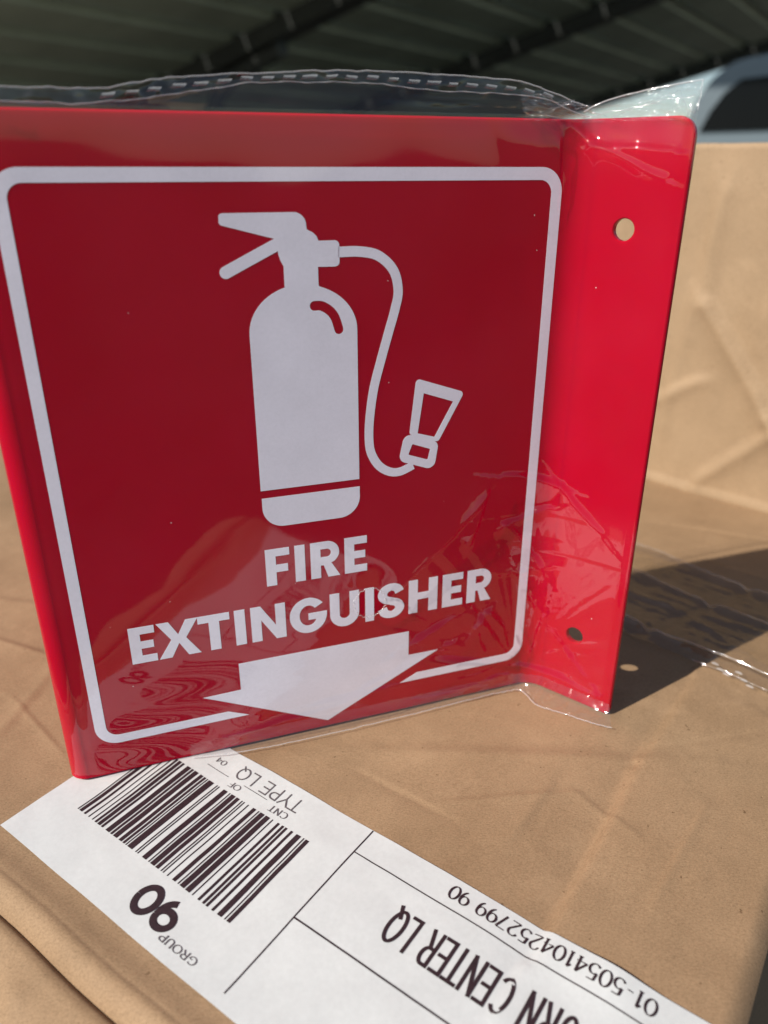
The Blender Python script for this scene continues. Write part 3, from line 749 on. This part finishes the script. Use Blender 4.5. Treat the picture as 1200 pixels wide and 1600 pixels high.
# specks of dust caught on the film
V, F = [], []
for k in range(18):
    s_ = random.uniform(.05, 1.05); h_ = random.uniform(.1, 1.05); q, n_ = film_pt((s_ - FS0) / (tot_ - FS0), h_); q = q + n_ * 0.001; t_ = P if s_ < WP else FD
    r_ = random.choice((.0006, .0008, .0010, .0016)) * random.uniform(.7, 1.2); an = random.uniform(0, 3.1); b_ = len(V)
    for m_ in range(5):
        aa = an + m_ * 1.2566; rx = r_ * random.uniform(.5, 1.1) * (1.5 if m_ == 0 else 1)
        p_ = q + t_ * (rx * math.cos(aa)); V.append((p_.x, p_.y, h_ + rx * math.sin(aa)))
    F.append(tuple(range(b_, b_ + 5)))
dust = obj('dust_specks', V, F, 'lint', wrap); dust['kind'] = 'stuff'
# film rolled round the nose and the flange rim, down the back panel
vs = []; nv = 40
path = [(fold[i], -nfold[i]) for i in range(len(fold))] + [(fold[-1].lerp(bend2[0], t), -n2) for t in (.2, .4, .6, .8, 1.0)]
nu = len(path)
for j in range(nv):
    h = 0.012 + (HS - 0.008) * j / (nv - 1)
    for i, (q, n) in enumerate(path):
        k = smooth(0, 4, i); p = q + n * (0.0015 + k * 0.0015 * abs(nz(i * .35, h * 3, 5))); vs.append((p.x, p.y, h))
obj('rear_film', vs, grid_faces(nu, nv), 'film', wrap, smooth=True)

# top: film tented above the rim and its perforated seam
TOP = [(-0.02, 1.094), (0.0806, 1.0926), (0.1354, 1.0927), (0.1845, 1.0935), (0.2322, 1.1004), (0.2892, 1.1094), (0.3986, 1.1188), (0.487, 1.1239), (0.5988, 1.1269), (0.6975, 1.1245), (0.8021, 1.1195), (0.8466, 1.1081), (0.8929, 1.0937), (0.9200, 1.0860)]
LOW = [(-0.02, 1.078), (0.0773, 1.0761), (0.1325, 1.0757), (0.1898, 1.0775), (0.2400, 1.083), (0.287, 1.0895), (0.3977, 1.106), (0.4865, 1.1101), (0.5797, 1.1105), (0.6782, 1.1031), (0.7821, 1.1021), (0.8479, 1.0952), (0.8900, 1.0790), (0.9200, 1.0735)]
tp = [(s, h + 0.0022 * nz(s * 26, 3.1) + 0.0012 * nz(s * 70, 5.2)) for s, h in spline(TOP, 16)]; lp = [(s, h + 0.0020 * nz(s * 22, 8.1) + 0.0014 * nz(s * 60, 1.2)) for s, h in spline(LOW, 16)]
def back_off(s): return -0.030 * math.sin(math.pi * min(1, max(0, s / 0.93)))      # the seam bows backward over the gap of the V
vs = []; n = len(tp); rows = 5
for j in range(rows):
    for i in range(n):
        t = j / (rows - 1); s = lp[i][0] * (1 - t) + tp[i][0] * t; h = lp[i][1] * (1 - t) + tp[i][1] * t
        vs.append(pw(s, h, back_off(s) + 0.007 * nz(s * 24, t * 1.4, 5) + 0.004 * nz(s * 65, t * 2, 9) - 0.004 * t))
top_seam = obj('top_seam', vs, grid_faces(n, rows), 'seam', wrap, smooth=True, label='perforated seam arching above the red sign')
def tube(name, pts, r, mat, parent, sides=6, scale=U, closed_taper=False):
    V, F = [], []; n = len(pts); pts = [Vector(p) for p in pts]
    for i, p in enumerate(pts):
        t = (pts[min(i + 1, n - 1)] - pts[max(i - 1, 0)]).normalized()
        a = t.cross(Vector((0, 0, 1))); a = a.normalized() if a.length > 1e-4 else Vector((1, 0, 0)); b = t.cross(a)
        rr = r(i / (n - 1)) if callable(r) else r
        V += [tuple(p + (a * math.cos(2 * math.pi * k / sides) + b * math.sin(2 * math.pi * k / sides)) * rr) for k in range(sides)]
    for i in range(n - 1):
        for k in range(sides): F.append((i * sides + k, i * sides + (k + 1) % sides, (i + 1) * sides + (k + 1) % sides, (i + 1) * sides + k))
    F.append(tuple(range(sides))[::-1]); F.append(tuple((n - 1) * sides + k for k in range(sides)))
    return obj(name, V, F, mat, parent, scale=scale, smooth=True)
tube('vent_rim', vent_pts, 0.0007, 'seal', wrap, 5)
tube('seam_bead', [pw(s, h, back_off(s) - 0.004) for s, h in tp], lambda t: 0.0011, 'seal', wrap)
tube('seam_bead', [pw(s, h, back_off(s)) for s, h in lp], lambda t: 0.0009, 'seal', wrap)
# tented sheets: from the face rim up to the seam, and from the seam back and down behind the rim
vs = []; rows = 8
for j in range(rows):
    t = j / (rows - 1)
    for i in range(n):
        s, h = lp[i]; o = 0.008 * (1 - t) + back_off(s) * t + (0.012 * nz(s * 9, t * 3, 4) + 0.008 * abs(nz(s * 26 + t * 3, t * 4, 6))) * math.sin(math.pi * t)
        vs.append(pw(s, (HS + 0.003) * (1 - t) + h * t, o))
obj('top_film', vs, grid_faces(n, rows), 'film', wrap, smooth=True)
vs = []
for j in range(rows):
    t = j / (rows - 1)
    for i in range(n):
        s, h = lp[i]; o = back_off(s) * (1 - t) + (-0.075) * t + 0.012 * nz(s * 6, t * 2.4, 14) * math.sin(math.pi * t)
        vs.append(pw(s, h * (1 - t) + (HS + 0.006) * t, o))
obj('top_film', vs, grid_faces(n, rows), 'film', wrap, smooth=True)
# crumpled gather where the seam ends at the flange
vs = []; nu2, nv2 = 60, 26
for j in range(nv2):
    for i in range(nu2):
        a = i / (nu2 - 1); b = j / (nv2 - 1); s = 0.80 + 0.13 * a; h = HS - 0.004 + b * (0.040 - 0.016 * a)
        o = 0.010 + 0.022 * abs(nz(s * 55 + b * 2, b * 5, 3)) + 0.012 * nz(s * 110, b * 9, 8)
        vs.append(pw(s, h + 0.006 * nz(s * 40, b * 4, 12), o - 0.02 * b))
obj('gathered_film', vs, grid_faces(nu2, nv2), 'seam', wrap, smooth=True)
# loose flap of film standing above the flange
def fw(x, h, off): q = C0 + FD * x + NF * off; return (q.x, q.y, h)
vs = []; nu2, nv2 = 70, 26
ftop = spline([(-0.176, 1.0790), (-0.1556, 1.0890), (-0.1228, 1.0972), (-0.0594, 1.107), (0.000, 1.1130)], 20)
for j in range(nv2):
    b = j / (nv2 - 1)
    for i in range(nu2):
        q = ftop[int(i / (nu2 - 1) * (len(ftop) - 1))]
        x = q[0]; h = (HS - 0.006) * (1 - b) + q[1] * b
        o = 0.004 + 0.020 * abs(nz(x * 34 + b * 5, b * 3 + x * 6, 2)) + 0.010 * abs(nz(x * 80, b * 6 + x * 30, 5)) - 0.008 * b
        vs.append(fw(x, h, o))
obj('corner_flap', vs, grid_faces(nu2, nv2), 'seam', wrap, smooth=True, label='loose clear film corner standing above the flange')
tube('seam_bead', [fw(x, h, -0.004 + 0.010 * abs(nz(x * 26 + 4, 3 + x * 6, 2))) for x, h in ftop], 0.0012, 'steel' if False else 'seal', wrap)
tube('seam_bead', [fw(-0.0005 - 0.002 * nz(t * 5, 2), HS + 0.006 + (1.1125 - HS - 0.006) * t, 0.003 - 0.006 * t) for t in [i / 14 for i in range(15)]], 0.0010, 'seal', wrap)

for x0_, h0_, x1_, h1_, r_ in ((-0.150, 1.074, -0.004, 1.094, 0.0011), (-0.120, 1.070, -0.030, 1.101, 0.0007), (-0.170, 1.070, -0.060, 1.086, 0.0010), (-0.065, 1.067, -0.003, 1.082, 0.0008), (-0.030, 1.104, -0.010, 1.070, 0.0007)):
    pts = [fw(x0_ + (x1_ - x0_) * t + 0.002 * nz(t * 6, x0_ * 50), h0_ + (h1_ - h0_) * t + 0.003 * nz(t * 5, x1_ * 40), 0.010 + 0.003 * nz(t * 9, h1_ * 30)) for t in [i / 24 for i in range(25)]]
    tube('film_crease', pts, (lambda t, r_=r_: r_ * (0.4 + 0.9 * abs(nz(t * 14, r_ * 5000)))), 'fold', wrap, 6)
for k in range(9):
    s0_ = random.uniform(.80, .90); s1_ = s0_ + random.uniform(.015, .05); h0_ = HS + random.uniform(.002, .022); h1_ = h0_ + random.uniform(-.012, .010)
    pts = [pw(s0_ + (s1_ - s0_) * t, max(HS + .001, h0_ + (h1_ - h0_) * t + 0.003 * nz(t * 6, k * 3.3)), 0.016 + 0.006 * nz(t * 5, k * 1.7)) for t in [i / 16 for i in range(17)]]
    tube('film_crease', pts, (lambda t, k=k: 0.0008 * (0.4 + 0.9 * abs(nz(t * 12, k * 2.1)))), 'fold', wrap, 6)
# heat-seal dashes along the top seam
dash = [(-.5, -.5), (.5, -.5), (.5, .5), (-.5, .5)]
marks = [0.205 + 0.0305 * i + 0.004 * nz(i * 1.7, 9.1) for i in range(22)]
import bisect
xs = [s for s, h in tp]
for s in marks:
    i = min(len(tp) - 2, max(1, bisect.bisect(xs, s))); ht, hb = tp[i][1], lp[min(range(len(lp)), key=lambda k: abs(lp[k][0] - s))][1]
    c = hb + (ht - hb) * 0.42; sl = (tp[i + 1][1] - tp[i - 1][1]) / (tp[i + 1][0] - tp[i - 1][0]); L = 0.0085 * (1 + 0.5 * nz(s * 200, 3)); c += 0.002 * nz(s * 150, 6)
    hh = 0.0026 + 0.0008 * nz(s * 90, 1); V = []
    for dz, oo in ((-hh, 0.0015), (0, 0.0045), (hh, 0.0015)):
        for k in range(4):
            ds = -L + 2 * L * k / 3; V.append(pw(s + ds + 0.002 * dz / hh, c + ds * sl + dz + 0.0006 * nz(s * 70, k * 1.3), back_off(s) + oo))
    obj('heat_seal_mark', V, grid_faces(4, 3), 'seal', top_seam, smooth=True)

# bottom: seam folded forward on the lid, along the face and round the flange foot
def lidz(x, y): return topz(x, y)
bot = [A0 + P * s + NP * o for s, o in ((0.20, 0.008), (0.27, 0.020), (0.35, 0.026), (0.45, 0.028), (0.56, 0.027), (0.67, 0.024), (0.77, 0.020), (0.84, 0.020), (0.872, 0.028))]
bot += [Vector((0.306, 1.262, 0)), Vector((0.322, 1.248, 0)), Vector((0.362, 1.228, 0)), Vector((0.405, 1.203, 0)), Vector((0.444, 1.186, 0))]
bot = [(p.x, p.y) for p in bot]
bs_ = spline(bot, 10)
topline = [A0 + P * s + NP * 0.007 for s in (0.20, 0.27, 0.35, 0.45, 0.56, 0.67, 0.77, 0.84, 0.868)] + [B0 + FD * s + NF * 0.010 for s in (0.030, 0.06, 0.10, 0.145, 0.182)]
ts_ = spline([(p.x, p.y) for p in topline], 10)
vs = []; n = len(bs_); rows = 9
for j in range(rows):
    t = j / (rows - 1)
    for i in range(n):
        x = ts_[i][0] * (1 - t) + bs_[i][0] * t; y = ts_[i][1] * (1 - t) + bs_[i][1] * t
        z = 0.030 * (1 - t) ** 1.6 + 0.004 + max(0, lidz(x, y)) + 0.007 * abs(nz(i * .12, t * 2.2, 3)) * math.sin(math.pi * t) + 0.0025 * nz(i * .5, t * 4)
        vs.append((x, y, z))
obj('bottom_seam', vs, grid_faces(n, rows, True), 'seam', wrap, smooth=True, label='clear film seam lying along the foot of the sign')
tube('seam_bead', [(x, y, 0.0045 + max(0, lidz(x, y)) + 0.0025 * nz(i * .5, 4)) for i, (x, y) in enumerate(bs_)], 0.0010, 'seal', wrap)

# loose tail of wrap lying on the lid behind the flange
T1 = Vector((0.55, 1.52, 0)); TU = Vector((0.24, -0.245, 0)).normalized(); TV = Vector((TU.y * -1, TU.x, 0))
vs = []; nu2, nv2 = 170, 150
def tail_pt(u, v):
    p = Vector((0.40, 1.72, 0)) + TU * u + TV * v
    z = 0.006
    def ridge(c, wd, am): 
        return am * math.exp(-((v - c) / wd) ** 2)
    wv = 0.018 * nz(u * 4, 1.3); vv = v
    z += 0.016 * math.exp(-abs(v - 0.02 - wv) / 0.010) + 0.013 * math.exp(-abs(v - 0.235 - wv) / 0.010) + 0.016 * math.exp(-abs(v - 0.375 - wv) / 0.012)
    z += 0.008 * math.exp(-abs(v - 0.10 - 0.05 * math.sin(u * 7)) / 0.012) + 0.008 * math.exp(-abs(v - 0.165 + 0.03 * math.sin(u * 9)) / 0.010)
    cr = u - 0.34 - 0.25 * (v - 0.2)
    z -= 0.012 * math.exp(-(cr / 0.014) ** 2)
    z += 0.007 * abs(nz(u * 9, v * 12, 3)) + 0.006 * abs(nz(u * 5 + v * 6, v * 38, 6)) + 0.002 * nz(u * 50, v * 44, 8)
    return p.x, p.y, max(0.004, z) + max(0, topz(p.x, p.y))
for j in range(nv2):
    for i in range(nu2): vs.append(tail_pt(i / (nu2 - 1) * 0.95, -0.02 + j / (nv2 - 1) * 0.42))
obj('loose_tail', vs, grid_faces(nu2, nv2), 'tailfilm', wrap, smooth=True, label='loose clear film lying on the lid in the shadow of the sign')

tail_o = bpy.data.objects['loose_tail']
for vc, u0, u1, r_ in ((0.02, 0.0, 0.95, 0.0030), (0.235, 0.0, 0.95, 0.0022), (0.375, 0.0, 0.95, 0.0026), (-0.012, 0.42, 0.95, 0.0012)):
    pts = []
    for i in range(80):
        u = u0 + (u1 - u0) * i / 79; x_, y_, z_ = tail_pt(u, vc + 0.018 * nz(u * 4, 1.3)); pts.append((x_, y_, z_ + 0.001))
    tube('folded_edge', pts, (lambda t, r_=r_: r_ * (0.6 + 0.8 * abs(nz(t * 23, r_ * 900)))), 'fold', tail_o, 8)
for k in range(6):
    u = 0.465 + 0.017 * k; v = -0.004 - 0.012 * (k % 3) + 0.006 * nz(k * 2.3, 7) ; x_, y_, z_ = tail_pt(u, v); c = Vector((x_, y_, z_ + 0.002)); L = 0.0075; V = []
    for dv, dz in ((-.003, 0), (0, .004), (.003, 0)):
        for m_ in range(4): q = c + TU * (-L + 2 * L * m_ / 3) + TV * dv; V.append((q.x, q.y, q.z + dz * math.sin(math.pi * (m_ + .5) / 4)))
    obj('heat_seal_mark', V, grid_faces(4, 3), 'seal', tail_o, smooth=True)

# ------------------------------------------------------------------ background: open steel shelter and a parked car, both out of focus
def ray(u, v):
    x = (u - 600) / 1194.8; y = (800 - v) / 1194.8
    return Vector((x, math.cos(PITCH) + y * math.sin(PITCH), -math.sin(PITCH) + y * math.cos(PITCH)))
CAMP = Vector((0, 0, U))
sl = R(14); az = R(34)
rr_ = Vector((math.sin(az), math.cos(az), 0)); rb = Vector((math.cos(az) * math.cos(sl), -math.sin(az) * math.cos(sl), math.sin(sl))); rn = rr_.cross(rb).normalized()
if rn.z < 0: rn = -rn
K = 15.0 / 12.0
Q = CAMP + ray(1200, 65).normalized() * 15.0
shel = thing('steel_shelter', 'dark open steel shelter with ribbed sloping roof behind the carton', 'shelter', (Q.x - 4, Q.y - 2, GROUND))
def rp(r_, b_, up=0.0): return Q + rr_ * r_ * K + rb * b_ * K + rn * up
def slab(name, pts, th, mat, parent):
    V = [tuple(p) for p in pts] + [tuple(p + rn * th) for p in pts]
    return obj(name, V, [(3, 2, 1, 0), (4, 5, 6, 7), (0, 1, 5, 4), (1, 2, 6, 5), (2, 3, 7, 6), (3, 0, 4, 7)], mat, parent, scale=1.0)
bb = -5.2
k = 0
while bb < 0.7:
    # each roof sheet is its own ribbed panel: trough plus raised rib
    b1 = bb + 0.42; V = []; prof = [(bb + .004, 0), (bb + .30, 0), (bb + .33, .05), (bb + .39, .05), (b1 - .002, 0)]
    for r_ in (-9.6, 0.0):
        for b_, u_ in prof: V.append(tuple(rp(r_, b_, u_)))
    for r_ in (-9.6, 0.0):
        for b_, u_ in prof: V.append(tuple(rp(r_, b_, u_ + .012)))
    F = []
    for i in range(4): F.append((i, i + 1, 6 + i, 5 + i)); F.append((10 + i + 1, 10 + i, 15 + i, 16 + i))
    obj('roof_sheet', V, F, 'roof', shel, scale=1.0); bb = b1
for r_ in (0.0, -2.1, -4.2, -6.9, -9.4):
    dp = 0.16 if r_ in (0.0,) else 0.14
    if r_ == -2.1: continue
    pts = [rp(r_ - .09, -5.2, -dp), rp(r_ + .09, -5.2, -dp), rp(r_ + .09, .75, -dp), rp(r_ - .09, .75, -dp)]
    slab('rafter', pts, dp + 0.044, 'steel', shel)
for b_ in (-5.2,):
    for r_ in (-9.4, -6.9, -4.2, 0.0):
        p = rp(r_, b_, -0.15); V = []
        for z in (p.z, GROUND):
            for dx, dy in ((-.08, -.08), (.08, -.08), (.08, .08), (-.08, .08)): V.append((p.x + dx, p.y + dy, z))
        obj('post', V, [(0, 1, 2, 3), (7, 6, 5, 4), (0, 4, 5, 1), (1, 5, 6, 2), (2, 6, 7, 3), (3, 7, 4, 0)], 'steel', shel, scale=1.0)
slab('gable_trim', [rp(0.0, -5.2, -.02), rp(.04, -5.2, -.02), rp(.04, .75, -.02), rp(0.0, .75, -.02)], 0.11, 'steel', shel)
# bent brace from rafter to post near the left
pb = [rp(-6.9, -2.0, -.2), rp(-6.9, -2.5, -.24), rp(-6.9, -2.75, -.36), rp(-6.9, -2.85, -.60), rp(-6.9, -2.87, -1.0)]
pp = spline([tuple(x) for x in pb], 6); pe = Vector(pp[-1]); pp.append((pe.x, pe.y, GROUND))
tube('bent_post', pp, 0.075, 'steel', shel, 8, 1.0)

# parked car: side view facing left, only its front pillar and roofline show above the flap
CAZ = R(21.5); CX = Vector((math.cos(CAZ), -math.sin(CAZ), 0)); CYV = Vector((math.sin(CAZ), math.cos(CAZ), 0))
half = 0.82; CN = 4.6; CD = CN + half - .10            # distance of the near cabin side / of the car's middle
def cw(x, y, z): q = CX * x + CYV * y; return (q.x, q.y, z)
car = thing('parked_car', 'blue-grey parked car seen above the cardboard flap at the right edge', 'car', CX * 1.2 + CYV * CD + Vector((0, 0, GROUND)))
cz = GROUND
def px_on(u, v):
    d = ray(u, v); t = CN / d.dot(CYV); q = CAMP + d * t
    return q.dot(CX), q.z
ax_, az_ = px_on(1062, 222); bx_, bz_ = px_on(1200, 84)
base_x = ax_; belt = az_ - cz; roofz = bz_ - cz; sx = bx_ - ax_
def extrude_side(name, poly, y0, y1, mat, parent, inset=0.0):
    V2, F2 = poly_mesh([poly]); V = [cw(x, y0, z) for x, z in V2] + [cw(x, y1, z) for x, z in V2]; m = len(V2)
    F = [t for t in F2] + [tuple(i + m for i in t[::-1]) for t in F2]
    F += [((i + 1) % m, i, i + m, (i + 1) % m + m) for i in range(m)]
    ob = obj(name, V, F, mat, parent, scale=1.0)
    bm = bmesh.new(); bm.from_mesh(ob.data); bmesh.ops.recalc_face_normals(bm, faces=bm.faces); bm.to_mesh(ob.data); bm.free()
    bv = ob.modifiers.new('bevel', 'BEVEL'); bv.width = 0.05; bv.segments = 4; bv.limit_method = 'ANGLE'; bv.angle_limit = R(40)
    return ob
X0 = base_x - 1.05
body = spline([(X0 - .05, .35), (X0 - .12, .55), (X0 - .02, .72), (X0 + .35, belt - .10), (base_x - .1, belt - .03), (base_x + .4, belt), (base_x + 2.2, belt + .02), (base_x + 3.0, belt - .02), (base_x + 3.15, belt - .25), (base_x + 3.15, .4)], 6)
body = [(x, cz + z) for x, z in body] + [(base_x + 2.9, cz + .24), (X0 + .2, cz + .24)]
extrude_side('body', body, CD - half, CD + half, 'carpaint', car)
roofc = spline([(base_x, belt - .02), (base_x + sx * .12, belt + (roofz - belt) * .42), (base_x + sx * .42, belt + (roofz - belt) * .82), (base_x + sx, roofz), (base_x + sx + .7, roofz + .05), (base_x + sx + 1.5, roofz - .02), (base_x + 2.75, belt + .02)], 8)
cabin = [(x, cz + z) for x, z in roofc]
extrude_side('cabin', cabin, CD - half + .10, CD + half - .10, 'carpaint', car)
def inset_cabin(x, z): return x, z
wx0 = base_x + .13
# side glass: front quarter, then front door window with a dark pillar between
def win(poly, y, name='side_window'):
    for yy in (CD - half + .10 - .006, CD + half - .10 + .006):
        extrude_side(name, [(base_x + a * sx, cz + belt + b * (roofz - belt)) for a, b in poly], yy - .004, yy + .004, 'glass', car).modifiers.clear()
win([(.25, .12), (.36, .36), (.52, .58), (.72, .73), (1.7, .80), (1.7, .14)], 0)
win([(1.9, .16), (1.9, .72), (3.0, .66), (3.5, .16)], 0)
for xw in (X0 + .62, base_x + 2.35):
    for yy in (CD - half - .02, CD + half + .02):
        def disc(name, r, y0, y1, mat, par):
            V = [cw(xw + r * math.cos(2 * math.pi * i / 28), y_, cz + .31 + r * math.sin(2 * math.pi * i / 28)) for y_ in (y0, y1) for i in range(28)]
            F = [tuple(range(28)), tuple(range(55, 27, -1))] + [(i, (i + 1) % 28, 28 + (i + 1) % 28, 28 + i) for i in range(28)]
            return obj(name, V, F, mat, par, scale=1.0)
        wh = disc('wheel', .31, yy - .09, yy + .09, 'rubber', car); disc('rim', .20, yy - .10, yy + .10, 'rim', wh)
for yy in (CD - half + .18, CD + half - .18):
    V = [cw(X0 - .14 + dx, yy + dy, cz + .62 + dz) for dx in (0, .1) for dy in (-.14, .14) for dz in (-.06, .06)]
    obj('headlight', V, [(0, 1, 3, 2), (4, 6, 7, 5), (0, 4, 5, 1), (2, 3, 7, 6), (0, 2, 6, 4), (1, 5, 7, 3)], 'lamp', car, scale=1.0)
